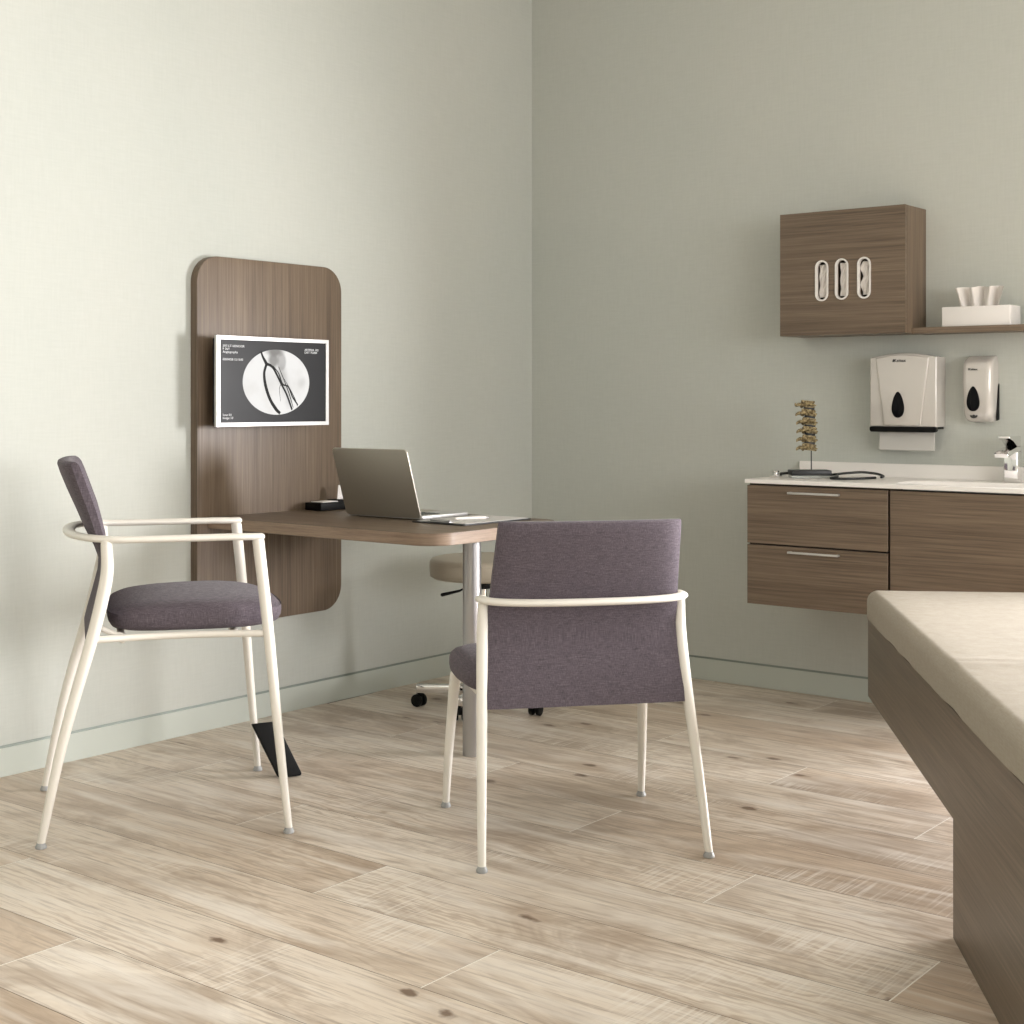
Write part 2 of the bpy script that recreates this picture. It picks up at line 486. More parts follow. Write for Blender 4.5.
def window(n, axis, t, w):
    bm = NB(); a, b, c, d = w; e = .05
    def bx(u0, u1, z0, z1):
        if axis == 'x': box(bm, t, t + .05, u0, u1, z0, z1, .004)
        else: box(bm, u0, u1, t, t + .05, z0, z1, .004)
    bx(a, a + e, c, d); bx(b - e, b, c, d); bx(a + e, b - e, c, c + e); bx(a + e, b - e, d - e, d)
    m_ = (a + b) / 2; bx(m_ - .02, m_ + .02, c + e, d - e)
    struct('window_%d' % n, bm, M['white'], 30)
window(1, 'x', .05, WIN_R); window(2, 'y', RY0 - .1, FILL_WIN)  # the second window is unseen, added for the fill lamp
# baseboards with the grey-green reveal line above them
BH = .080
struct('baseboard_left', box(NB(), RX0, -.005, -.005, 0, 0, BH, .001), M['base'])
struct('baseboard_right', box(NB(), -.005, 0, RY0, -.005, 0, BH, .001), M['base'])
struct('trim_1', box(NB(), RX0, -.003, -.003, 0, BH, BH + .007), M['strip'])
struct('trim_2', box(NB(), -.003, 0, RY0, -.003, BH, BH + .007), M['strip'])

# ------------------------------------------------------------------ chairs
def leg_mesh(pts, rad):
    bm = NB(); tube(bm, pts, rad, 18, smooth=5); return bm

def make_chair(name, label, cat, loc, rotz, dz, arms, sw):
    t = thing(name, label, cat, loc, rotz)
    FY = .288 if arms else .262
    for s in (-1, 1):
        # rear leg: sweeps back towards the floor, upright near the rail
        top = .708 - dz
        k_ = 1.0 if arms else .95
        if arms: pts = [(s * .265, -.285, .012), (s * .262, -.235, .25)]
        else: pts = [(s * .265, -.268, .012), (s * .257, -.221, .18)]
        pts += [(s * .258 * (1.0 if arms else .958), -.171, .48 - dz), (s * .2545 * k_, -.145, .585 - dz), (s * .252 * k_, -.135, .645 - dz), (s * .250 * k_, -.137, top)]
        lg = obj('leg', leg_mesh(pts, [.0095, .0125, .0145, .0155, .0150, .0135] if arms else [.0092, .0115, .0130, .0136, .0134, .0126]), M['ivory'], t)
        bm = NB(); lathe(bm, [(.0115, 0), (.0128, .001), (.0132, .005), (.0105, .010), (.0092, .014)], pts[0][0], pts[0][1], 20)
        obj('glide', bm, M['glide'], lg, label='grey foot glide')
        if arms:
            pts = [(s * .310, FY, .012), (s * .288, .265, .25), (s * .266, .243, .50), (s * .250, .222, .703)]
            rr = [.009, .0115, .0135, .0145]
        else:
            pts = [(s * .262, FY, .012), (s * .258, .240, .15), (s * .250, .212, .300), (s * .246, .202, .352)]
            rr = [.009, .0115, .0140, .0150]
        lg = obj('leg', leg_mesh(pts, rr), M['ivory'], t)
        bm = NB(); lathe(bm, [(.0115, 0), (.0128, .001), (.0132, .005), (.0105, .010), (.0092, .014)], pts[0][0], pts[0][1], 20)
        obj('glide', bm, M['glide'], lg, label='grey foot glide')
    # rail: one piece, arms + back bow (or the back bow alone)
    bm = NB(); zr = .716 - dz
    arc = []
    N = 28
    for i in range(N + 1):
        a = PI * i / N
        c_, s_ = math.cos(a), math.sin(a)
        ex = .72 if arms else .80
        arc.append(((.252 if arms else .240) * math.copysign(abs(c_) ** ex, c_), (-.095 if arms else -.132) - (.128 if arms else .095) * abs(s_) ** .85, zr + (.006 * s_ if arms else 0.0)))
    if arms:
        arc = [(.250, .229, zr - .001), (.251, .16, zr), (.252, .06, zr), (.2525, -.02, zr)] + arc + [(-.2525, -.02, zr), (-.252, .06, zr), (-.251, .16, zr), (-.250, .229, zr - .001)]
    else:
        arc = [(.240, -.122, zr)] + arc + [(-.240, -.122, zr)]
    tube(bm, arc, .0155, 18, up=(0, 0, 1), flat=.56)
    obj('arm_rail' if arms else 'back_rail', bm, M['ivory'], t)
    # backrest shell, cushion above the rail
    prof = [  # z, y, half width, thickness
        (.470, -.180, .236, .010, 0), (.50, -.172, .236, .012, 0), (.55, -.158, .235, .012, 0), (.60, -.144, .233, .013, .002), (.65, -.138, .230, .016, .004),
        (.69, -.143, .228, .028, .008), (.73, -.153, .225, .042, .012), (.78, -.168, .222, .048, .015), (.83, -.186, .219, .050, .018), (.87, -.200, .217, .050, .020), (.890, -.207, .216, .047, .021), (.898, -.210, .215, .038, .021), (.9015, -.2115, .213, .022, .021)]
    bm = NB(); NU = 18; F_ = []; B_ = []
    def pt(i, u, side):
        z, y, hw, th, cu = prof[i]
        k_ = abs(u) ** 3.5; th2 = th * (1 - .62 * abs(u) ** 10)
        cv = -cu * (1 - u * u)
        if not arms and .54 < z < .68: hw = hw * .982
        return (u * hw, y + cv + side * th2 / 2, z - dz)
    # corner rounding of the lower/upper shell handled by half width
    for i in range(len(prof)):
        us = [math.sin(PI / 2 * (-1 + 2 * q / NU)) for q in range(NU + 1)]
        F_.append([bm.verts.new(pt(i, u, 1)) for u in us]); B_.append([bm.verts.new(pt(i, u, -1)) for u in us])
    for i in range(len(prof) - 1):
        for q in range(NU):
            bm.faces.new([F_[i][q], F_[i][q + 1], F_[i + 1][q + 1], F_[i + 1][q]])
            bm.faces.new([B_[i][q + 1], B_[i][q], B_[i + 1][q], B_[i + 1][q + 1]])
        bm.faces.new([F_[i][0], F_[i + 1][0], B_[i + 1][0], B_[i][0]]); bm.faces.new([F_[i + 1][NU], F_[i][NU], B_[i][NU], B_[i + 1][NU]])
    for q in range(NU):
        bm.faces.new([B_[0][q], B_[0][q + 1], F_[0][q + 1], F_[0][q]]); bm.faces.new([F_[-1][q], F_[-1][q + 1], B_[-1][q + 1], B_[-1][q]])
    obj('backrest', bm, M['purple'], t, 50)
    # seat cushion
    bm = NB(); NS = 64
    lv = [(.0, .4885), (.55, .4880), (.90, .4885), (.965, .493), (.992, .503), (1.0, .516), (.998, .530), (.984, .542), (.950, .550), (.88, .556), (.72, .560), (.45, .563), (.2, .564), (0, .5645)]
    y0, y1 = -.132, (.303 if arms else .310); cy = (y0 + y1) / 2; hy = (y1 - y0) / 2
    loops = []
    for r, z in lv:
        z -= dz
        if r == 0: loops.append([bm.verts.new((0, cy, z))]); continue
        lp = []
        for q in range(NS):
            a = 2 * PI * q / NS; c_, s_ = math.cos(a), math.sin(a)
            e = .62 if s_ > 0 else .40
            x = math.copysign(abs(c_) ** e, c_); y = math.copysign(abs(s_) ** e, s_)
            hw = sw * (1 - .06 * max(0, -y))
            zz = z + (-.016 * max(0, y * r) ** 3 if z + dz > .54 else 0) + (-.014 * max(0, -y * r) ** 2 if z + dz > .54 else 0)
            lp.append(bm.verts.new((x * hw * r, cy + y * hy * r, zz)))
        loops.append(lp)
    for a, b in zip(loops[:-1], loops[1:]):
        for q in range(NS):
            q2 = (q + 1) % NS
            if len(a) == 1: bm.faces.new([a[0], b[q], b[q2]])
            elif len(b) == 1: bm.faces.new([a[q], a[q2], b[0]])
            else: bm.faces.new([a[q], a[q2], b[q2], b[q]])
    obj('seat', bm, M['purple'], t, 60)
    # frame under the seat
    bm = NB()
    for s in (-1, 1):
        xx = .234 if arms else .225
        y_f = .235 if arms else .200; eg = 0 if arms else .0045
        tube(bm, [(s * (.256 if arms else .245), -.172, .481 - dz), (s * xx, -.05, .4795 - dz - eg), (s * xx, .08, .4795 - dz - eg), (s * (.262 if arms else xx), y_f, (.4795 if arms else .484) - dz - eg)], .0085, 12, smooth=3)
        tube(bm, [(s * .20, -.15, .50 - dz), (s * .20, -.12, .485 - dz), (s * .20, -.10, .480 - dz)], .007, 10, smooth=3)
    cw = .232 if arms else .222; tube(bm, [(-cw, -.10, .475 - dz), (cw, -.10, .475 - dz)], .009, 12)
    tube(bm, [(-cw, .17, .477 - dz), (cw, .17, .477 - dz)], .009, 12)
    cw = .250 if arms else .236; tube(bm, [(-cw, -.164, .480 - dz), (cw, -.164, .480 - dz)], .0075, 12)
    obj('seat_frame', bm, M['ivory'], t)
    return t

make_chair('armchair', 'tall mauve armchair with ivory wrap-around arms, side on at left wall', 'chair',
           (-2.357, -.596, 0), math.radians(-35 - 90), 0.0, True, .237)
make_chair('guest_chair', 'low armless mauve chair seen from behind, ivory back rail and legs, before the table', 'chair',
           (-1.862, -1.537, 0), math.radians(49.8 - 90), .128, False, .272)

# ------------------------------------------------------------------ work station: wall panel + table
t = thing('wall_panel', 'tall brown wood panel with rounded corners on the wall behind the monitor', 'panel', (-1.45, 0, .328))
bm = NB(); prism(bm, rrect(-1.768 + 1.45, -1.132 + 1.45, 0, 1.178, .085, 14), -.032, -.0005, 'y', .0012)
obj('panel_board', bm, M['wood_z'], t, 40)

t = thing('peninsula_table', 'brown peninsula table on one steel column, fixed to the tall wood panel', 'table', (-1.415, -.5, 0))
bm = NB()
out = rrect(-1.725 + 1.415, -1.118 + 1.415, -.985 + .5, -.033 + .5, [0, 0, .085, .085], 14)
prism(bm, out, .6445, .680, 'z', .0012)
obj('tabletop', bm, M['wood_y'], t, 40)
bm = NB()   # edge band round the three free sides, its highlight painted as paler wood
n = len(out); inn = offset_in(out, -.0012)
vs0 = [bm.verts.new((p[0], p[1], .6460)) for p in inn]; vs1 = [bm.verts.new((p[0], p[1], .6785)) for p in inn]
o0 = [bm.verts.new((p[0], p[1], .6460)) for p in out]; o1 = [bm.verts.new((p[0], p[1], .6785)) for p in out]
for i in range(n):
    j2 = (i + 1) % n
    if inn[i][1] > .46 and inn[j2][1] > .46: continue
    bm.faces.new([vs0[i], vs0[j2], vs1[j2], vs1[i]]); bm.faces.new([o0[i], o0[j2], vs0[j2], vs0[i]]); bm.faces.new([vs1[i], vs1[j2], o1[j2], o1[i]])
obj('edge_band', bm, M['wood_edge_lit'], t, 40, label='wood edge band with painted-in highlight')
bm = NB(); lathe(bm, [(.0275, 0), (.0275, .644)], -.015, -.37, 40)
obj('column', bm, M['steel'], t, 40, label='brushed steel column')
bm = NB(); box(bm, -.085, .055, -.44, -.30, .636, .6445, .002)
obj('mounting_plate', bm, M['steel'], t, 30)

# monitor ---------------------------------------------------------------
MX0, MX1, MY, MZ0, MZ1 = -1.755, -1.270, -.110, .9665, 1.2515
mc = (MX0 + MX1) / 2
t = thing('wall_monitor', 'silver framed monitor showing a round vessel x-ray on the wood panel', 'monitor', (mc, -.0325, MZ0))
hw = (MX1 - MX0) / 2; H = MZ1 - MZ0; yf = MY + .0325
bm = NB(); prism_holes(bm, [(-hw, 0), (hw, 0), (hw, H), (-hw, H)], [[(-hw + .0135, .0118), (hw - .0135, .0118), (hw - .0135, H - .0118), (-hw + .0135, H - .0118)]], yf, yf + .011, 'y')
obj('bezel', bm, M['alu_l'], t, 30, label='silver bezel')
bm = NB(); box(bm, -hw + .0133, hw - .0133, yf + .0025, yf + .008, .0116, H - .0116)
scr = obj('screen', bm, M['screen'], t, 0, label='dark screen')
bm = NB(); box(bm, -hw + .010, hw - .010, yf + .0112, yf + .034, .008, H - .008, .003)
obj('back_cover', bm, M['black'], t, 30)
bm = NB(); box(bm, -.06, .06, yf + .0342, -.0002, .09, .21, .003)
obj('wall_mount', bm, M['black'], t, 30)
# picture on the screen, in screen fractions (u right, v down)
SW, SH = 2 * hw - .030, H - .029
def SP(u, v, dy=0.0): return (-hw + .015 + u * SW, yf + .0024 - dy, H - .0145 - v * SH)
cu_, cv_, ru, rv = .520, .505, .318, .412
bm = NB(); ring = [bm.verts.new(SP(cu_ + ru * math.cos(2 * PI * q / 72), cv_ + rv * math.sin(2 * PI * q / 72), .0003)) for q in range(72)]
bm.faces.new(ring)
obj('xray_picture', bm, M['xray'], scr, 0, label='white round x-ray picture')
def ribbon(bm, pts, wd, dy):
    q = catmull([Vector((a, b, 0)) for a, b in pts], 6); wq = catmull([Vector((i, w_, 0)) for i, w_ in enumerate(wd)], 6)
    pr = None
    for i, p in enumerate(q):
        d = q[min(i + 1, len(q) - 1)] - q[max(i - 1, 0)]
        d = Vector((d.x * SW, d.y * SH, 0)).normalized(); nn = Vector((-d.y / SW, d.x / SH, 0)); w_ = wq[i].y / 2 * 1.2
        a = bm.verts.new(SP(p.x + nn.x * w_, p.y + nn.y * w_, dy)); b = bm.verts.new(SP(p.x - nn.x * w_, p.y - nn.y * w_, dy))
        if pr: bm.faces.new([pr[0], pr[1], b, a])
        pr = (a, b)
def fr(x, y): return ((x - 150) / 765., (y - 160 + (x - 150) * -.02) / 590.)
bm = NB()
ribbon(bm, [fr(434, 238), fr(445, 275), fr(470, 325), fr(475, 345)], [.006, .007, .010, .010], .0008)
ribbon(bm, [fr(472, 332), fr(456, 400), fr(466, 490), fr(497, 590), fr(540, 665), fr(572, 700)], [.008, .0085, .010, .0095, .010, .008], .0008)
ribbon(bm, [fr(472, 328), fr(515, 352), fr(550, 415), fr(578, 475), fr(620, 560), fr(660, 675)], [.008, .007, .0065, .006, .006, .006], .0009)
ribbon(bm, [fr(520, 345), fr(560, 400), fr(590, 480), fr(630, 500), fr(665, 580), fr(703, 640)], [.003, .0035, .0045, .004, .005, .004], .0010)
ribbon(bm, [fr(560, 350), fr(600, 450), fr(640, 560), fr(668, 660)], [.002, .0025, .003, .002], .0011)
ribbon(bm, [fr(578, 475), fr(566, 520), fr(575, 610)], [.002, .0016, .001], .0011)
ribbon(bm, [fr(600, 440), fr(640, 510), fr(680, 590), fr(700, 650)], [.001, .002, .0025, .002], .0012)
obj('xray_vessels', bm, M['vessel'], scr, 0)
Ry = Matrix.Rotation(PI / 2, 4, 'X')
def stext(body, u, v, size, sx=1.25):
    p = SP(u, v, .0006); text_mesh('screen_text', body, size, M['stext'], scr, Matrix.Translation(p) @ Ry, .0001, sx, .0)
stext('307-LT-VENOGR', .022, .080, .0098); stext('F 36Y', .022, .117, .0098); stext('Angiography', .022, .154, .0098)
stext('80004028 12:15:00', .022, .245, .0098, 1.1)
stext('ARTERIA 102', .79, .095, .0098, 1.15); stext('DIST 75.000', .79, .130, .0098, 1.15)
stext('Scan 03', .022, .925, .0098, 1.2); stext('Image 10', .022, .963, .0098, 1.2)

# laptop ---------------------------------------------------------------
TZ = .6805
t = thing('laptop', 'open silver laptop with its lid back towards the armchair, on the table', 'laptop', (-1.295, -.494, TZ))
bm = NB(); prism(bm, rrect(-.113, .114, -.159, .159, .012, 6), .0025, .0135, 'z', .0018)
base = obj('base', bm, M['alu_l'], t, 40)
for px in (-.09, .09):
    for py in (-.13, .13): obj('foot', lathe(NB(), [(.007, 0), (.007, .003)], px, py, 14), M['black'], base, 0)
bm = NB()
for r_ in range(5):
    for c_ in range(13):
        x = -.085 + r_ * .0185; y = -.130 + c_ * .0201
        box(bm, x, x + .0155, y, y + .0170, .0133, .0147, .0006, 1)
obj('keyboard', bm, M['gloss_black'], base, 0, label='black keys')
bm = NB(); box(bm, .020, .095, -.052, .052, .0133, .0140, .0003, 1)
obj('trackpad', bm, M['alu'], base, 0)
bm = NB(); prism(bm, rrect(0, .222, -.159, .159, .012, 8), -.0035, .0025, 'z', .0012)
lid = obj('lid', bm, M['alu'], t, 40, loc=(-.1165, 0, .0070), rot=(0, -math.radians(107.5), 0))
bm = NB(); box(bm, .012, .214, -.152, .152, -.0044, -.0034)
obj('display', bm, M['gloss_black'], lid, 0, label='black display')
bm = NB(); tube(bm, [(-.113, -.12, .0135), (-.113, .12, .0135)], .0052, 12)
obj('hinge', bm, M['black'], t)

# clipboard + pen + card box ---------------------------------------------
t = thing('clipboard', 'dark clipboard with a sheet of paper lying on the table beside the laptop', 'clipboard', (-1.315, -.775, TZ), math.radians(-2))
bm = NB(); prism(bm, rrect(-.158, .158, -.107, .107, .008, 5), 0, .0035, 'z', .0008)
obj('board', bm, M['rubber'], t, 40)
bm = NB(); box(bm, -.140, .150, -.098, .098, .0036, .0050)
obj('paper_sheet', bm, M['paper'], t, 0)
bm = NB(); box(bm, -.152, -.128, -.045, .045, .0051, .0075, .001); tube(bm, [(-.143, -.038, .010), (-.143, .038, .010)], .0035, 12)
obj('clip', bm, M['steel'], t, 30, label='metal clip')
t = thing('pen', 'white pen lying across the paper of the clipboard', 'pen', (-1.332, -.788, TZ + .0052), math.radians(-25))
bm = NB(); tube(bm, [(-.052, 0, .0048), (.045, 0, .0048)], .0046, 14)
b_ = obj('barrel', bm, M['card'], t)
bm = NB(); tube(bm, [(.046, 0, .0048), (.058, 0, .0046)], [.0038, .0012], 12, round_caps=False)
obj('tip', bm, M['steel'], t)
t = thing('desk_box', 'small black box holding white cards at the back of the table by the panel', 'box', (-1.252, -.096, TZ))
bm = NB(); box(bm, -.078, .078, -.038, .038, 0, .026, .002)
obj('body', bm, M['black'], t, 30)
bm = NB(); box(bm, -.062, .010, -.030, .026, .0262, .0292, .001)
obj('cards', bm, M['card'], t, 30, label='white cards')
bm = NB(); box(bm, .016, .075, -.030, .030, .0262, .0318, .002)
obj('black_cover', bm, M['black'], t, 30)
bm = NB(); prism(bm, [(.040, .0318), (.074, .0318), (.070, .075), (.046, .080)], .004, .006, 'y')
obj('note_card', bm, M['card'], t, 0, label='upright white note')

# stool ------------------------------------------------------------------
SC = (-.884, -.468)
t = thing('stool', 'round taupe stool on a five-armed chrome base with castors behind the table', 'stool', (SC[0], SC[1], 0))
bm = NB(); lathe(bm, [(0, .440), (.15, .440), (.174, .443), (.183, .452), (.186, .468), (.186, .484), (.184, .500), (.179, .508), (.165, .512), (0, .515)], 0, 0, 64)
seat = obj('seat', bm, M['vinyl'], t, 50)
bm = NB()
for z_, r_ in ((.496, .1838), (.452, .1838)):
    tube(bm, [(r_ * math.cos(2 * PI * i / 64), r_ * math.sin(2 * PI * i / 64), z_) for i in range(65)], .0016, 6, caps=False)
obj('seam', bm, M['vinyl'], seat)
bm = NB(); box(bm, -.07, .07, -.07, .07, .428, .4395, .003); lathe(bm, [(.022, .405), (.022, .428)], 0, 0, 24)
obj('seat_mechanism', bm, M['black'], t, 40)
bm = NB(); lathe(bm, [(.011, .20), (.011, .406)], 0, 0, 24); lathe(bm, [(.025, .05), (.025, .205)], 0, 0, 32)
obj('gas_lift', bm, M['chrome'], t, 40, label='chrome lift column')
hd = Vector((-.93, .12, 0)).normalized()
EXv = Vector((-.618, .786, 0))  # leftwards as seen from the room's entrance
p0 = Vector((0, 0, .412)); p1 = p0 + EXv * .09 + Vector((0, 0, -.004)); p2 = p0 + EXv * .145 + Vector((0, 0, -.022)); p3 = p0 + EXv * .150
bm = NB(); tube(bm, [p0, p0 + EXv * .05, p0 + EXv * .085 + Vector((0, 0, -.016))], .0035, 10)
tube(bm, [p0 + EXv * .082 + Vector((0, 0, -.015)), p0 + EXv * .142 + Vector((0, 0, -.029))], [.0042, .0062], 12)
obj('height_lever', bm, M['black'], t)
a0 = math.atan2(-.538 - SC[1], -1.093 - SC[0])
bm = NB(); lathe(bm, [(0, .045), (.036, .045), (.038, .05), (.036, .082), (.026, .088)], 0, 0, 32)
obj('hub', bm, M['chrome'], t, 40)
for i in range(5):
    a = a0 + i * 2 * PI / 5; c_, s_ = math.cos(a), math.sin(a)
    bm = NB(); box(bm, .028, .232, -.0125, .0125, .046, .076, .003, 3); xform(bm, Matrix.Rotation(a, 4, 'Z'))
    arm = obj('base_arm', bm, M['chrome'], t, 40)
    bm = NB(); cx_, cy_ = .222 * c_, .222 * s_
    tube(bm, [(cx_, cy_, .034), (cx_, cy_, .0478)], .005, 10, round_caps=False)
    dd = Vector((-s_, c_, 0)) if i % 2 else Vector((c_, s_, 0)); rot = Matrix.Rotation(a + (.5 + i * 1.3), 4, 'Z')
    sub = NB()
    for sy in (-.013, .013):
        q = [(0 + .0215 * math.cos(2 * PI * k_ / 24), .0215 + .0215 * math.sin(2 * PI * k_ / 24)) for k_ in range(24)]
        prism(sub, q, sy - .007, sy + .007, 'y', .003, seg=2)
    box(sub, -.012, .012, -.006, .006, .018, .042, .002)
    xform(sub, Matrix.Translation((cx_, cy_, 0)) @ rot)
    me_tmp = bpy.data.meshes.new('tmp'); sub.to_mesh(me_tmp); sub.free(); bm.from_mesh(me_tmp); bpy.data.meshes.remove(me_tmp)
    obj('castor', bm, M['black'], arm, 40, label='black twin-wheel castor')

# slim black case leaning at the armchair's front leg ------------------------
pA = Vector((-1.906, -.653, 0)); pB = Vector((-1.970, -.624, 0))
ax = (pA - pB); wdt = ax.length; ax.normalize()
t = thing('black_case', 'slim black slab leaning up from the floor behind the armchair front leg', 'case', tuple((pA + pB) / 2))
up_ = Vector((-.045, .060, .150)).normalized(); nn = ax.cross(up_).normalized()
if nn.z < 0: nn = -nn
bm = NB(); prism(bm, rrect(-.035, .035, .0, .168, [.003, .003, .010, .010], 6), -.013, .0, 'z', .0035)
# y up along the slope
Mx = Matrix((( ax.x, up_.x, nn.x, 0), (ax.y, up_.y, nn.y, 0), (ax.z, up_.z, nn.z, 0), (0, 0, 0, 1)))
xform(bm, Mx)
zmin = min(v.co.z for v in bm.verts); xform(bm, Matrix.Translation((0, 0, -zmin)))
obj('shell', bm, M['black'], t, 40)

# ------------------------------------------------------------------ wall cabinets, right wall
CY0, CY1 = -1.722, -1.220
# wall cabinet with three glove slots
t = thing('wall_cabinet', 'square brown wall cabinet with three white-rimmed slots above the counter', 'cabinet', (0, -1.4515, 1.272))
hwc = .2285; Hc = .423; D = .176
def sl(y, z): return (y + 1.4515, z - 1.272)
bm = NB(); e = .016
box(bm, -D + .0185, -.0005, -hwc, -hwc + e, 0, Hc, .0006, 1); box(bm, -D + .0185, -.0005, hwc - e, hwc, 0, Hc, .0006, 1)
box(bm, -D + .0185, -.0005, -hwc + e, hwc - e, 0, e); box(bm, -D + .0185, -.0005, -hwc + e, hwc - e, Hc - e, Hc)
box(bm, -.008, -.0005, -hwc + e, hwc - e, e, Hc - e)
obj('body', bm, M['wood_z'], t, 0)
slots = [(sl(-1.382, 1.4575)), (sl(-1.4555, 1.4595)), (sl(-1.5365, 1.460))]
holes = [stadium(y, z, .038, .130, 10) for y, z in slots]
bm = NB(); prism_holes(bm, [(-hwc, 0), (hwc, 0), (hwc, Hc), (-hwc, Hc)], holes, -D, -D + .018, 'x')
door = obj('door', bm, M['wood_y'], t, 0)
for q, (y, z) in enumerate(slots):
    bm = NB(); prism_holes(bm, stadium(y, z, .0480, .140, 12), [stadium(y, z, .0375, .1295, 12)], -D - .004, -D + .010, 'x')
    rim = obj('slot_rim', bm, M['white'], door, 30, label='white slot rim')
    bm = NB()
    # crumpled glove cloth showing through the slot, on its box inside
    NZ, NY = 22, 10
    gr = []
    for i in range(NZ + 1):
        row = []
        for j in range(NY + 1):
            zz = z - .056 + .112 * i / NZ; yy = y - .015 + .030 * j / NY + (.0035 * math.sin(i * .55 + q * 2.1) if q == 2 else .0)
            if q == 1: yy -= .004
            b_ = -.006 * math.cos((j / NY - .5) * PI) * math.sin(PI * i / NZ) ** .6 + .003 * math.sin(i * .6 + j * .9 + q * 2)
            row.append(bm.verts.new((-D + .0135 + b_, yy, zz)))
        gr.append(row)
    for i in range(NZ):
        for j in range(NY): bm.faces.new([gr[i][j], gr[i][j + 1], gr[i + 1][j + 1], gr[i + 1][j]])
    r = bmesh.ops.extrude_face_region(bm, geom=bm.faces[:]); bmesh.ops.translate(bm, vec=(.004, 0, 0), verts=[v for v in r['geom'] if isinstance(v, bmesh.types.BMVert)])
    lb = ('pale glove cloth in left slot', 'pale glove cloth in middle slot', 'wavy pale glove cloth in right slot')[q]
    o = obj('glove_cloth', bm, M['tissue'], t, 60, label=lb)
bm = NB(); box(bm, -D + .030, -.02, -hwc + .03, hwc - .03, .07, .30, .002)
obj('inner_box', bm, M['dark'], t, 0)

# shelf
bm = NB(); prism(bm, rrect(-.123, -.0005, -2.75, -1.6805, [0, 0, 0, 0], 4), 0, .020, 'z', .0015)
o = obj('shelf', bm, M['wood_y'], None, 30, loc=(0, 0, 1.270)); tag(o, 'thin brown wall shelf running right from the wall cabinet', 'shelf')
# tissue box
t = thing('tissue_box', 'white tissue box with a wavy tissue standing out, on the wall shelf', 'tissue box', (-.066, -1.893, 1.2902))
bm = NB(); box(bm, -.050, .050, -.112, .112, 0, .064, .002)
obj('carton', bm, M['card'], t, 30)
bm = NB(); NU, NV = 90, 8; g = []
for j in range(NV + 1):
    v_ = j / NV; row = []
    for i in range(NU + 1):
        u = i / NU * 2 - 1
        spread = .064 + .012 * v_ ** .7 + .006 * v_ * v_
        y = -u * spread + .003 * math.sin(9 * u) * (1 - v_)
        x = -.012 + .017 * math.sin(u * 9.6 + .9) + .004 * math.sin(u * 23) * v_
        z = .0642 + .064 * v_ + .0022 * math.cos(u * 9.6) * v_
        row.append(bm.verts.new((x, y - .004, z)))
    g.append(row)
for j in range(NV):
    for i in range(NU): bm.faces.new([g[j][i], g[j][i + 1], g[j + 1][i + 1], g[j + 1][i]])
r = bmesh.ops.extrude_face_region(bm, geom=bm.faces[:]); bmesh.ops.translate(bm, vec=(.0012, 0, 0), verts=[v for v in r['geom'] if isinstance(v, bmesh.types.BMVert)])
obj('tissue', bm, M['tissue'], t, 70)

# paper towel dispenser --------------------------------------------------
def teardrop(cy, cz, w, h, n=40):
    pts = []
    for i in range(n):
        a = 2 * PI * i / n
        z = math.cos(a); k_ = 1 - .42 * (z + 1) / 2 * 1.15
        pts.append((cy + w / 2 * math.sin(a) * k_ * 1.12, cz + h / 2 * z))
    return pts
DR = Matrix(((0, 0, -1, 0), (-1, 0, 0, 0), (0, 1, 0, 0), (0, 0, 0, 1)))  # text facing -x, reading towards -y
t = thing('paper_towel_dispenser', 'pale grey paper towel dispenser with black drop window and towel hanging out', 'dispenser', (0, -1.632, .942))
bm = NB()
# body sections in z: curved top
hwY = .117
topo = [(-hwY, .018), (hwY, .018), (hwY, .252)] + [(hwY - 2 * hwY * i / 16, .252 + .014 * math.sin(PI * i / 16)) for i in range(1, 16)] + [(-hwY, .252)]
prism(bm, topo, -.084, -.0005, 'x', .005)
obj('housing', bm, M['silver_p'], t, 30)
bm = NB()
fr_ = [(-.064, .022), (.064, .022), (.094, .250)] + [(.094 - .188 * i / 12, .250 + .0105 * math.sin(PI * i / 12)) for i in range(1, 12)] + [(-.094, .250)]
prism(bm, fr_, -.0915, -.080, 'x', .005)
cov = obj('front_cover', bm, M['silver_p'], t, 30)
bm = NB(); prism(bm, teardrop(.013, .092, .050, .088), -.0935, -.090, 'x', .001)
obj('drop_window', bm, M['gloss_black'], cov, 40, label='black drop window')
bm = NB(); prism(bm, rrect(-hwY, hwY, .0, .0175, [.004, .004, .008, .008], 5), -.089, -.066, 'x', .003); box(bm, -.066, -.004, -hwY + .006, hwY - .006, .011, .0178)
obj('lower_bar', bm, M['black'], t, 30, label='black bottom bar')
bm = NB(); box(bm, -.060, -.056, -.102, .093, -.062, .010, .0008, 1)
obj('paper_towel', bm, M['paper'], t, 0, label='white folded towel')
text_mesh('logo', 'Ksitex', .0145, M['logo'], cov, Matrix.Translation((-.0918, .028, .236)) @ DR, .0002, 1.15, .0003)
bm = NB(); prism(bm, [(.0335, .2365), (.0275, .2365), (.0255, .245), (.030, .245)], -.0921, -.0912, 'x')
obj('logo_mark', bm, M['logo'], cov, 0)

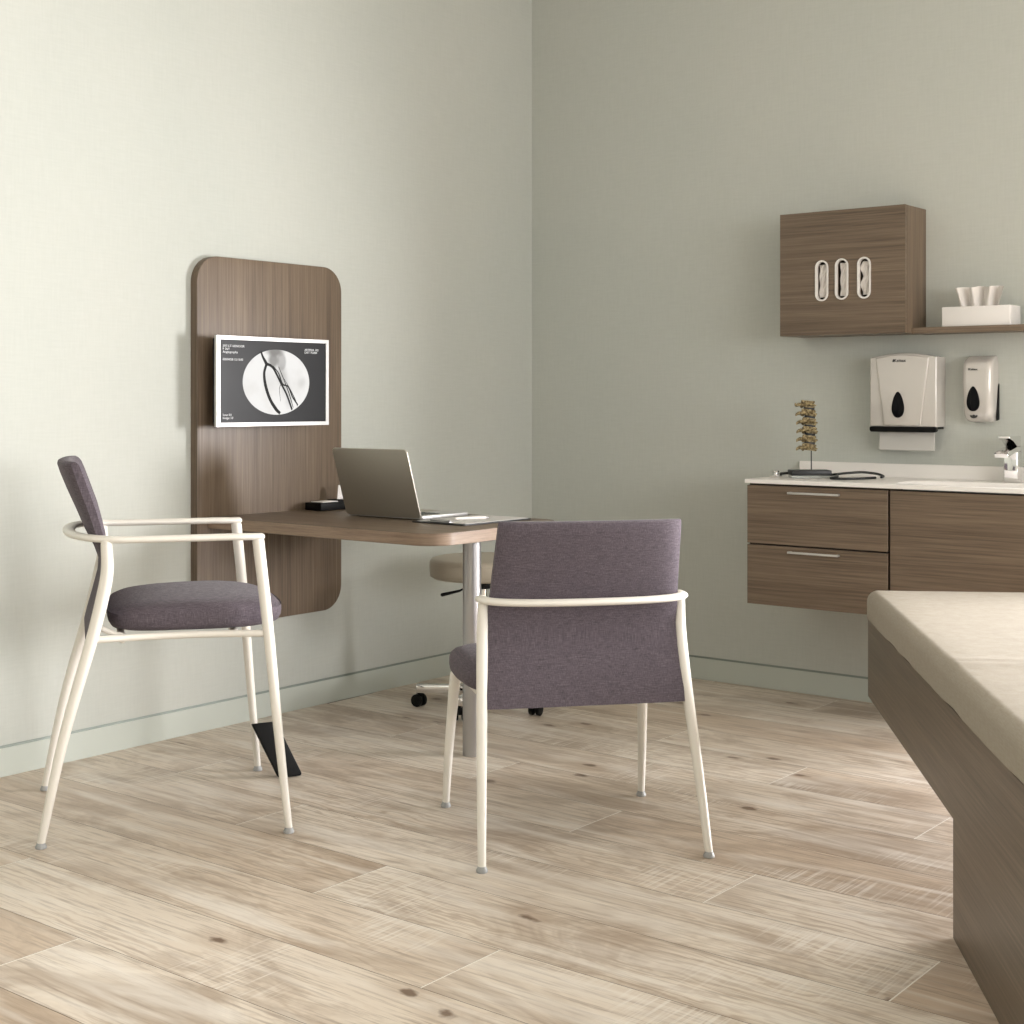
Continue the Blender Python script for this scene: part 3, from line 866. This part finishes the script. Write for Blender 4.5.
# soap dispenser ----------------------------------------------------------
t = thing('soap_dispenser', 'narrow pale grey soap dispenser on the wall, right of the towel dispenser', 'dispenser', (0, -1.877, .976))
bm = NB(); rings = []
def ssec(z, f, w, wr):   # z height, front depth, half width, corner radius
    pts = [(-.0005, -w), (-.0005, w)]
    r = wr; n = 8
    for i in range(n + 1):
        a = PI / 2 * i / n; pts.append((-(f - r) - r * math.sin(a), w - r + r * math.cos(a)))
    for i in range(n + 1):
        a = PI / 2 * i / n; pts.append((-(f - r) - r * math.cos(a), -(w - r + r * math.sin(a))))
    return [bm.verts.new((x, y, z)) for x, y in pts]
S = [(.0, .030, .030, .018), (.004, .044, .040, .022), (.014, .056, .0465, .024), (.035, .062, .049, .024), (.08, .066, .050, .022), (.13, .068, .0505, .021), (.175, .066, .0505, .021), (.195, .062, .050, .021), (.206, .052, .0485, .022), (.214, .036, .047, .02), (.219, .018, .045, .012), (.220, .009, .044, .006)]
loops = [ssec(*s) for s in S]
for a, b in zip(loops[:-1], loops[1:]):
    for i in range(len(a)):
        i2 = (i + 1) % len(a); bm.faces.new([a[i], a[i2], b[i2], b[i]])
bm.faces.new(loops[0]); bm.faces.new(list(reversed(loops[-1])))
hs = obj('housing', bm, M['silver_p'], t, 50)
bm = NB(); prism(bm, teardrop(.010, .078, .048, .082), -.0692, -.060, 'x', .001)
obj('drop_window', bm, M['gloss_black'], hs, 40, label='black drop window')
bm = NB(); prism(bm, [(-.0008, .128), (-.0008, .010), (-.022, .006), (-.017, .045), (-.007, .12)], -.0535, -.050, 'y', .0006)
obj('side_grip', bm, M['black'], t, 30, label='black side grip')
text_mesh('logo', 'Ksitex', .0105, M['logo'], hs, Matrix.Translation((-.0672, .026, .171)) @ DR, .0003, 1.15, .0002)
bm = NB()
arc = [(.010 + .012 * math.cos(PI + PI * i / 14), .024 + .010 * math.sin(PI + PI * i / 14)) for i in range(15)]
arc2 = [(.010 + .007 * math.cos(2 * PI - PI * i / 14), .024 + .0045 * math.sin(2 * PI - PI * i / 14)) for i in range(15)]
prism(bm, arc + arc2, -.0622, -.050, 'x')
q = [(.010 + .0038 * math.cos(2 * PI * i / 12), .0225 + .0038 * math.sin(2 * PI * i / 12)) for i in range(12)]
prism(bm, q, -.0625, -.050, 'x')
obj('push_mark', bm, M['logo'], hs, 0)

# counter: worktop, drawer cabinet, sink cabinet, faucet -------------------
CF = -.410
YN = -2.62
t = thing('drawer_cabinet', 'brown wall-hung cabinet with two drawers under the left of the counter', 'cabinet', (0, (CY0 + CY1) / 2, .367))
bm = NB(); hy = (CY1 - CY0) / 2
def carcass(bm, hy, z1, top=True):
    box(bm, -.385, -.0005, -hy, -hy + .016, 0, z1); box(bm, -.385, -.0005, hy - .016, hy, 0, z1)
    box(bm, -.385, -.0005, -hy + .016, hy - .016, 0, .016); box(bm, -.010, -.0005, -hy + .016, hy - .016, .016, z1)
    if top: box(bm, -.385, -.0005, -hy + .016, hy - .016, z1 - .016, z1)
carcass(bm, hy, .4035)
obj('body', bm, [M['wood_y']], t, 0)
bm = NB(); box(bm, -.3875, -.386, -hy + .002, hy - .002, .002, .400)
obj('shadow_gap', bm, M['dark'], t, 0, label='dark gap between fronts')
for z0, z1, hz in ((.0, .1985, .1815), (.204, .3975, .377)):
    bm = NB(); box(bm, -.404, -.388, -hy + .0025, hy, z0, z1, .0008, 1)
    dr = obj('drawer', bm, M['wood_y'], t, 0)
    bm = NB(); yc = -1.468 - (CY0 + CY1) / 2
    box(bm, -.424, -.419, yc - .090, yc + .090, hz - .0035, hz + .0035, .0012, 2)
    for s in (-1, 1): box(bm, -.4192, -.4042, yc + s * .085 - .004, yc + s * .085 + .004, hz - .003, hz + .003)
    obj('handle', bm, M['alu_l'], dr, 30, label='slim silver bar handle')
yc2 = (CY0 - .0015 + YN) / 2; hy2 = (CY0 - .0015 - YN) / 2
t = thing('sink_cabinet', 'brown wall-hung cabinet with one plain wide front under the faucet', 'cabinet', (0, yc2, .367))
bm = NB(); carcass(bm, hy2, .4035, False)
obj('body', bm, M['wood_y'], t, 0)
bm = NB(); box(bm, -.3875, -.386, -hy2 + .002, hy2 - .001, .002, .400)
obj('shadow_gap', bm, M['dark'], t, 0)
bm = NB(); box(bm, -.404, -.388, -hy2 + .002, hy2 - .004, 0, .3975, .0008, 1)
obj('door', bm, M['wood_y'], t, 0)

# worktop with an integral basin
t = thing('worktop', 'white solid-surface counter top with integral basin and upstand, above brown cabinets', 'countertop', (-.205, -1.9, .7715))
bm = NB(); Z1 = .0135; x0, x1, y0, y1 = CF + .205, .205 - .0005, YN - .01 + 1.9, -1.214 + 1.9
bx_, by_, ax_, ay_ = -.045, -.075, .115, .27
NN = 96; rings = []
angs = [2 * PI * i / NN for i in range(NN)]
def rectpt(a):
    c_, s_ = math.cos(a), math.sin(a)
    ks = []
    if c_ > 1e-9: ks.append((x1 - bx_) / c_)
    if c_ < -1e-9: ks.append((x0 - bx_) / c_)
    if s_ > 1e-9: ks.append((y1 - by_) / s_)
    if s_ < -1e-9: ks.append((y0 - by_) / s_)
    k_ = min(ks); return (bx_ + k_ * c_, by_ + k_ * s_)
outer = [rectpt(a) for a in angs]
for cx_, cy_ in ((x0, y0), (x0, y1), (x1, y0), (x1, y1)):   # snap to true corners
    i = min(range(NN), key=lambda i: (outer[i][0] - cx_) ** 2 + (outer[i][1] - cy_) ** 2); outer[i] = (cx_, cy_)
def sup(a, k_, e=.55):
    c_, s_ = math.cos(a), math.sin(a)
    r_ = 1 / ((abs(c_) / (ax_ * k_)) ** (2 / e) + (abs(s_) / (ay_ * k_)) ** (2 / e)) ** (e / 2)
    return (bx_ + r_ * c_, by_ + r_ * s_)
R_ = [[bm.verts.new((*p, 0)) for p in outer], [bm.verts.new((*p, Z1 - .0015)) for p in outer], [bm.verts.new((p[0] * .9975, by_ + (p[1] - by_) * .9985, Z1)) for p in outer]]
for k_, z in ((1.0, Z1), (.985, Z1 - .003), (.95, Z1 - .02), (.90, Z1 - .07), (.80, Z1 - .088), (.3, Z1 - .094), (.1, Z1 - .095)):
    R_.append([bm.verts.new((*sup(a, k_), z)) for a in angs])
for k_, z in ((.1, Z1 - .105), (.82, Z1 - .10), (.93, Z1 - .08), (.98, 0)):
    R_.append([bm.verts.new((*sup(a, k_), z)) for a in angs])
for a, b in zip(R_, R_[1:] + R_[:1]):
    for i in range(NN):
        i2 = (i + 1) % NN; bm.faces.new([a[i], a[i2], b[i2], b[i]])
obj('counter_slab', bm, M['solid'], t, 30)
bm = NB(); box(bm, .205 - .014, .205 - .0006, y0, -1.2145 + 1.9, Z1, .0605, .001, 1)
obj('upstand', bm, M['solid'], t, 30)

t = thing('faucet', 'chrome square basin faucet standing on the white counter at right', 'faucet', (-.062, -1.995, .7853))
bm = NB(); box(bm, -.021, .021, -.023, .023, 0, .100, .004, 3)
obj('body', bm, M['chrome'], t, 40)
bm = NB(); prism(bm, [(-.105, .082), (-.02, .0985), (.021, .0985), (.021, .114), (-.02, .114), (-.10, .100), (-.109, .094)], -.0225, .0225, 'y', .003)
obj('spout', bm, M['chrome'], t, 40)
bm = NB(); prism(bm, [(-.085, .143), (-.083, .149), (.020, .149), (.021, .1145), (-.012, .1145), (-.045, .134)], -.0205, .0205, 'y', .003)
obj('lever', bm, M['chrome'], t, 40)

# spine model ------------------------------------------------------------
t = thing('spine_model', 'ochre vertebrae model on a thin rod with a dark square base, on the counter', 'anatomical model', (-.2275, -1.3615, .7853), math.radians(-51.8))
bm = NB(); box(bm, -.067, .067, -.040, .040, .010, .027, .002)
obj('base', bm, M['rubber'], t, 30, label='dark square base')
bm = NB(); box(bm, -.065, .062, -.038, .038, 0, .0098, .001, 1)
obj('foot_plate', bm, M['glass'], t, 30, label='pale clear foot plate')
bm = NB(); tube(bm, [(.006, 0, .027), (.006, 0, .10)], .0020, 10, round_caps=False)
obj('rod', bm, M['rubber'], t)
zb = .105; stp = .0292
def blob(bm, c, r, seed, sub=3, rough=.18):
    r0 = bmesh.ops.create_icosphere(bm, subdivisions=sub, radius=1)
    for v in r0['verts']:
        nz = mnoise.noise(v.co * 2.1 + Vector((seed, seed * 1.7, 3))) * rough + 1
        v.co = Vector((v.co.x * r[0] * nz, v.co.y * r[1] * nz, v.co.z * r[2] * nz)) + Vector(c)
for i in range(6):
    z = zb + i * stp; tl = -.003 * (i - 2)
    bm = NB(); ox = -.0025 * abs(i - 2.5) * (1 if i > 2 else .3) - .004
    # vertebral body (waisted drum), facing right; arch and processes to the left and right
    prof = [(0, -.0115), (.0215, -.0115), (.0235, -.008), (.0195, -.002), (.0195, .002), (.0235, .007), (.0215, .0105), (0, .0105)]
    s0 = len(bm.verts)
    lathe(bm, [(r_ * (1 + .05 * math.sin(i * 3 + r_ * 90)), z + q_) for r_, q_ in prof], ox + .006, 0, 28)
    for v in bm.verts:
        nz = mnoise.noise(v.co * 55 + Vector((i, 0, 0))) * .0022; v.co.z += nz + (v.co.x) * -.12; v.co.x += nz; v.co.y *= .82
    # arch, spinous process pointing left, transverse processes
    tube(bm, [(ox - .008, -.012, z + .002), (ox - .020, -.010, z - .001), (ox - .028, 0, z - .002), (ox - .020, .010, z - .001), (ox - .008, .012, z + .002)], [.0045, .005, .006, .005, .0045], 10, smooth=3)
    tube(bm, [(ox - .026, 0, z - .001), (ox - .036, -.003, z - .005), (ox - .039, -.004, z - .009 + (.010 if i == 5 else 0))], [.006, .0048, .003], 10, smooth=3)
    tube(bm, [(ox - .004, -.012, z + .001), (ox + .010, -.026, z - .001), (ox + .024, -.034, z - .005)], [.0055, .0045, .0025], 10, smooth=3)
    tube(bm, [(ox - .004, .012, z + .001), (ox - .014, .028, z), (ox - .024, .034, z - .002)], [.0055, .004, .0025], 10, smooth=3)
    blob(bm, (ox - .016, -.013, z + .007), (.007, .006, .008), i * 3.1, 2)
    blob(bm, (ox - .014, .013, z - .006), (.007, .006, .008), i * 2.3 + 1, 2)
    obj('vertebra', bm, M['bone'], t, 60)
    if i < 5:
        bm = NB(); lathe(bm, [(0, z + .009), (.0175, z + .009), (.0185, z + .0147), (.0175, z + .0205), (0, z + .0205)], ox + .006, 0, 24)
        for v in bm.verts: v.co.y *= .85
        obj('spinal_disc', bm, M['disc'], t, 50, label='dark disc between vertebrae')

# stethoscope --------------------------------------------------------------
t = thing('stethoscope', 'black stethoscope lying on the white counter around the spine model base', 'stethoscope', (-.20, -1.42, .7853))
bm = NB()
A = Vector((-.20, -1.42, 0))
def sp(x, y, z=.006): return (x + .20, y + 1.42, z)
tube(bm, [sp(-.245, -1.262, .012), sp(-.225, -1.285, .014), (-.200 + .20, -1.305 + 1.42, .008), sp(-.165, -1.33), sp(-.150, -1.38), sp(-.170, -1.43, .012)], .0045, 12, smooth=8)
ytube = obj('tubing', bm, M['rubber'], t, 60)
bm = NB()
tube(bm, [sp(-.170, -1.43, .012), sp(-.150, -1.46, .016), sp(-.115, -1.50, .019), sp(-.095, -1.545, .014), sp(-.110, -1.575, .008), sp(-.150, -1.585, .0062)], .0042, 12, smooth=8)
tube(bm, [sp(-.170, -1.43, .012), sp(-.203, -1.452, .006), sp(-.280, -1.465, .0052), sp(-.300, -1.51, .0052), sp(-.260, -1.555, .0055), sp(-.190, -1.582, .0062)], .0042, 12, smooth=8)
obj('ear_tubes', bm, M['rubber'], t, 60)
bm = NB()
lathe(bm, [(0, .0), (.020, .0), (.0215, .002), (.0215, .006), (.018, .008), (.009, .009), (.008, .016), (.013, .018), (.0135, .022), (0, .023)], -.052, .172, 32)
obj('chest_piece', bm, M['chrome'], t, 40, label='metal chest piece')

# ------------------------------------------------------------------ exam table
t = thing('exam_table', 'brown sided exam table with a thick beige cushion, cut off at the right edge', 'exam table', (-.971, -1.911, 0), math.radians(32.24))
# local: +x points to the far end (x=0 there), y=0 is the visible side, -y away
BL, BW = 2.02, .72
SIDE = [(0, .445), (0, .232), (-1.185, .232), (-1.185, 0.0), (-BL, 0.0), (-BL, .445)]
bm = NB(); prism(bm, SIDE, -.022, 0, 'y', .0008, seg=1)
obj('side_panel', bm, M['wood_x'], t, 0)
bm = NB(); prism(bm, SIDE, -BW, -BW + .022, 'y', .0008, seg=1)
obj('side_panel', bm, M['wood_x'], t, 0)
bm = NB(); box(bm, -.022, -.001, -BW + .0225, -.0225, .2325, .4445); box(bm, -1.183, -.0225, -BW + .0225, -.0225, .2325, .250)
box(bm, -1.207, -1.187, -BW + .0225, -.0225, .001, .232); box(bm, -BL + .001, -BL + .021, -BW + .0225, -.0225, .001, .4445)
box(bm, -BL + .022, -.0225, -BW + .0225, -.0225, .425, .4445)
obj('base_box', bm, M['wood_x'], t, 0)
def cushion(x0, x1, name):
    bm = NB(); r = .028
    pts = rrect(x0, x1, -BW - .004, .004, [.035 if x1 > -.1 else .008, .008, .008, .035 if x1 > -.1 else .008], 8)
    lv = [(.010, .4455), (.003, .450), (0, .458), (0, .498)]
    for i in range(1, 7):
        a = PI / 2 * i / 6; lv.append((.030 * (1 - math.cos(a)), .498 + .029 * math.sin(a)))
    loops = []
    nP = len(pts)
    for d, z in lv:
        q = offset_in(pts, d); loops.append([bm.verts.new((p[0], p[1], z + (.0018 * math.sin(p[0] * 21) if z < .452 else 0))) for p in q])
    bm.faces.new(loops[0]); bm.faces.new(list(reversed(loops[-1])))
    for a, b in zip(loops[:-1], loops[1:]):
        for i in range(nP): bm.faces.new([a[i], a[(i + 1) % nP], b[(i + 1) % nP], b[i]])
    return obj(name, bm, M['beige'], t, 60)
def dir_cush():
    """single long cushion, subdivided along its length so its edge can wander and the crease can dip"""
    bm = NB(); NX = 150
    # cross section (y,z): left bottom -> left top -> right top -> right bottom
    sec = []
    r = .030
    yl, yr = .006, -BW - .006; zb_, zt = .4455, .527
    def arc(cy_, cz_, r_, a0_, a1_, n=6): return [(cy_ + r_ * math.cos(math.radians(a0_ + (a1_ - a0_) * i / n)), cz_ + r_ * math.sin(math.radians(a0_ + (a1_ - a0_) * i / n))) for i in range(n + 1)]
    sec += arc(yl - .008, zb_ + .008, .008, -90, 0, 4) + [(yl, (zb_ + zt) / 2)] + arc(yl - r, zt - r, r, 0, 90, 8)
    for i in range(1, 12): sec.append((yl - r + (yr + r - yl + r) * i / 12, zt))
    sec += arc(yr + r, zt - r, r, 90, 180, 8) + [(yr, (zb_ + zt) / 2)] + arc(yr + .008, zb_ + .008, .008, 180, 270, 4)
    loops = []
    ends = [.030, .0225, .015, .009, .004, .001, 0]
    xs = [0.006 - (.030 - e_) * 0 for e_ in []]
    xl = []
    for i in range(7):
        a = PI / 2 * i / 6; xl.append((.006 - .030 * (1 - math.sin(a)), 1 - math.cos(PI / 2 - a) * 0 , a))
    def shrink(p, d):   # inset the section near the ends
        y, z = p; cy_ = (yl + yr) / 2
        yy = y - d if y > cy_ + .3 * 0 + .25 else (y + d if y < cy_ - .25 else y)
        zz = z - d if z > (zb_ + zt) / 2 + .01 else z
        return yy, zz
    X = []
    for i in range(7):
        a = PI / 2 * i / 6; X.append((.006 - .030 * (1 - math.cos(PI / 2 - a)), .030 * (1 - math.sin(a)) ))
    X = [(.006 - .030 * (1 - math.cos(b)), .030 * (1 - math.sin(b))) for b in [PI / 2 * i / 6 for i in range(7)]]
    X = sorted(X, key=lambda q: -q[0])
    X[0] = (.006, .030)
    seq = []
    for x, d in X: seq.append((x, d))
    x = seq[-1][0]
    for i in range(1, NX): seq.append((x - (BL - .03 + x) * i / NX, 0))
    seq.append((-BL, 0))
    seam = -1.118
    for x, d in seq:
        dip = .006 * math.exp(-((x - seam) / .006) ** 2) - .004 * math.exp(-((x - seam) / .05) ** 2)
        wob = .0042 * math.sin(x * 17) * math.sin(x * 7.3 + 1)
        lp = []
        for p in sec:
            y, z = shrink(p, d)
            if z > zt - .012: z -= dip
            if z < zb_ + .009: z += max(0, wob)
            lp.append(bm.verts.new((x, y, z)))
        loops.append(lp)
    n_ = len(sec)
    for a, b in zip(loops[:-1], loops[1:]):
        for i in range(n_): bm.faces.new([a[i], a[(i + 1) % n_], b[(i + 1) % n_], b[i]])
    bm.faces.new(loops[0]); bm.faces.new(list(reversed(loops[-1])))
    return obj('cushion', bm, M['beige'], t, 60)
dir_cush()

# ------------------------------------------------------------------ camera
H_, F_PX, HZ = 1.05, 1453., 400.
ang = math.atan(1143 / 1453.)
cam = bpy.data.cameras.new('camera'); co = bpy.data.objects.new('camera', cam); link(co)
co.location = (-4.7347, -3.6202, H_); co.rotation_euler = (PI / 2, 0, -(PI / 2 - ang))
cam.sensor_width = 36; cam.lens = 36 * F_PX / 1024.; cam.shift_y = -(512 - HZ) / 1024.
cam.clip_start = .02
bpy.context.scene.camera = co

# ------------------------------------------------------------------ light
def area(name, loc, rot, sx, sy, energy, col, spread=180):
    l = bpy.data.lights.new(name, 'AREA'); l.shape = 'RECTANGLE'; l.size = sx; l.size_y = sy; l.energy = energy; l.color = col
    l.spread = math.radians(spread)
    o = bpy.data.objects.new(name, l); link(o); o.location = loc; o.rotation_euler = rot; return o
a, b, c, d = WIN_R
kd = Vector((-2.5, -.9, .95)) - Vector((1.3, -3.75, 1.05))
area('daylight_right', (1.3, -3.75, 1.05), kd.to_track_quat('-Z', 'Y').to_euler(), 2.5, 1.9, 455, (1.0, .975, .982), 150)
a, b, c, d = FILL_WIN
area('fill_back', ((a + b) / 2, RY0 - .14, (c + d) / 2), (math.radians(90), 0, 0), b - a, d - c, 135, (1.0, .975, .965))  # added fill lamp behind the camera, softens the key
w = bpy.data.worlds.new('world'); bpy.context.scene.world = w; w.use_nodes = True
w.node_tree.nodes['Background'].inputs[0].default_value = (.85, .92, 1, 1); w.node_tree.nodes['Background'].inputs[1].default_value = .6
vs_ = bpy.context.scene.view_settings
vs_.view_transform = 'Standard'; vs_.look = 'None'; vs_.gamma = 1; vs_.use_curve_mapping = False
vs_.exposure = 0.68
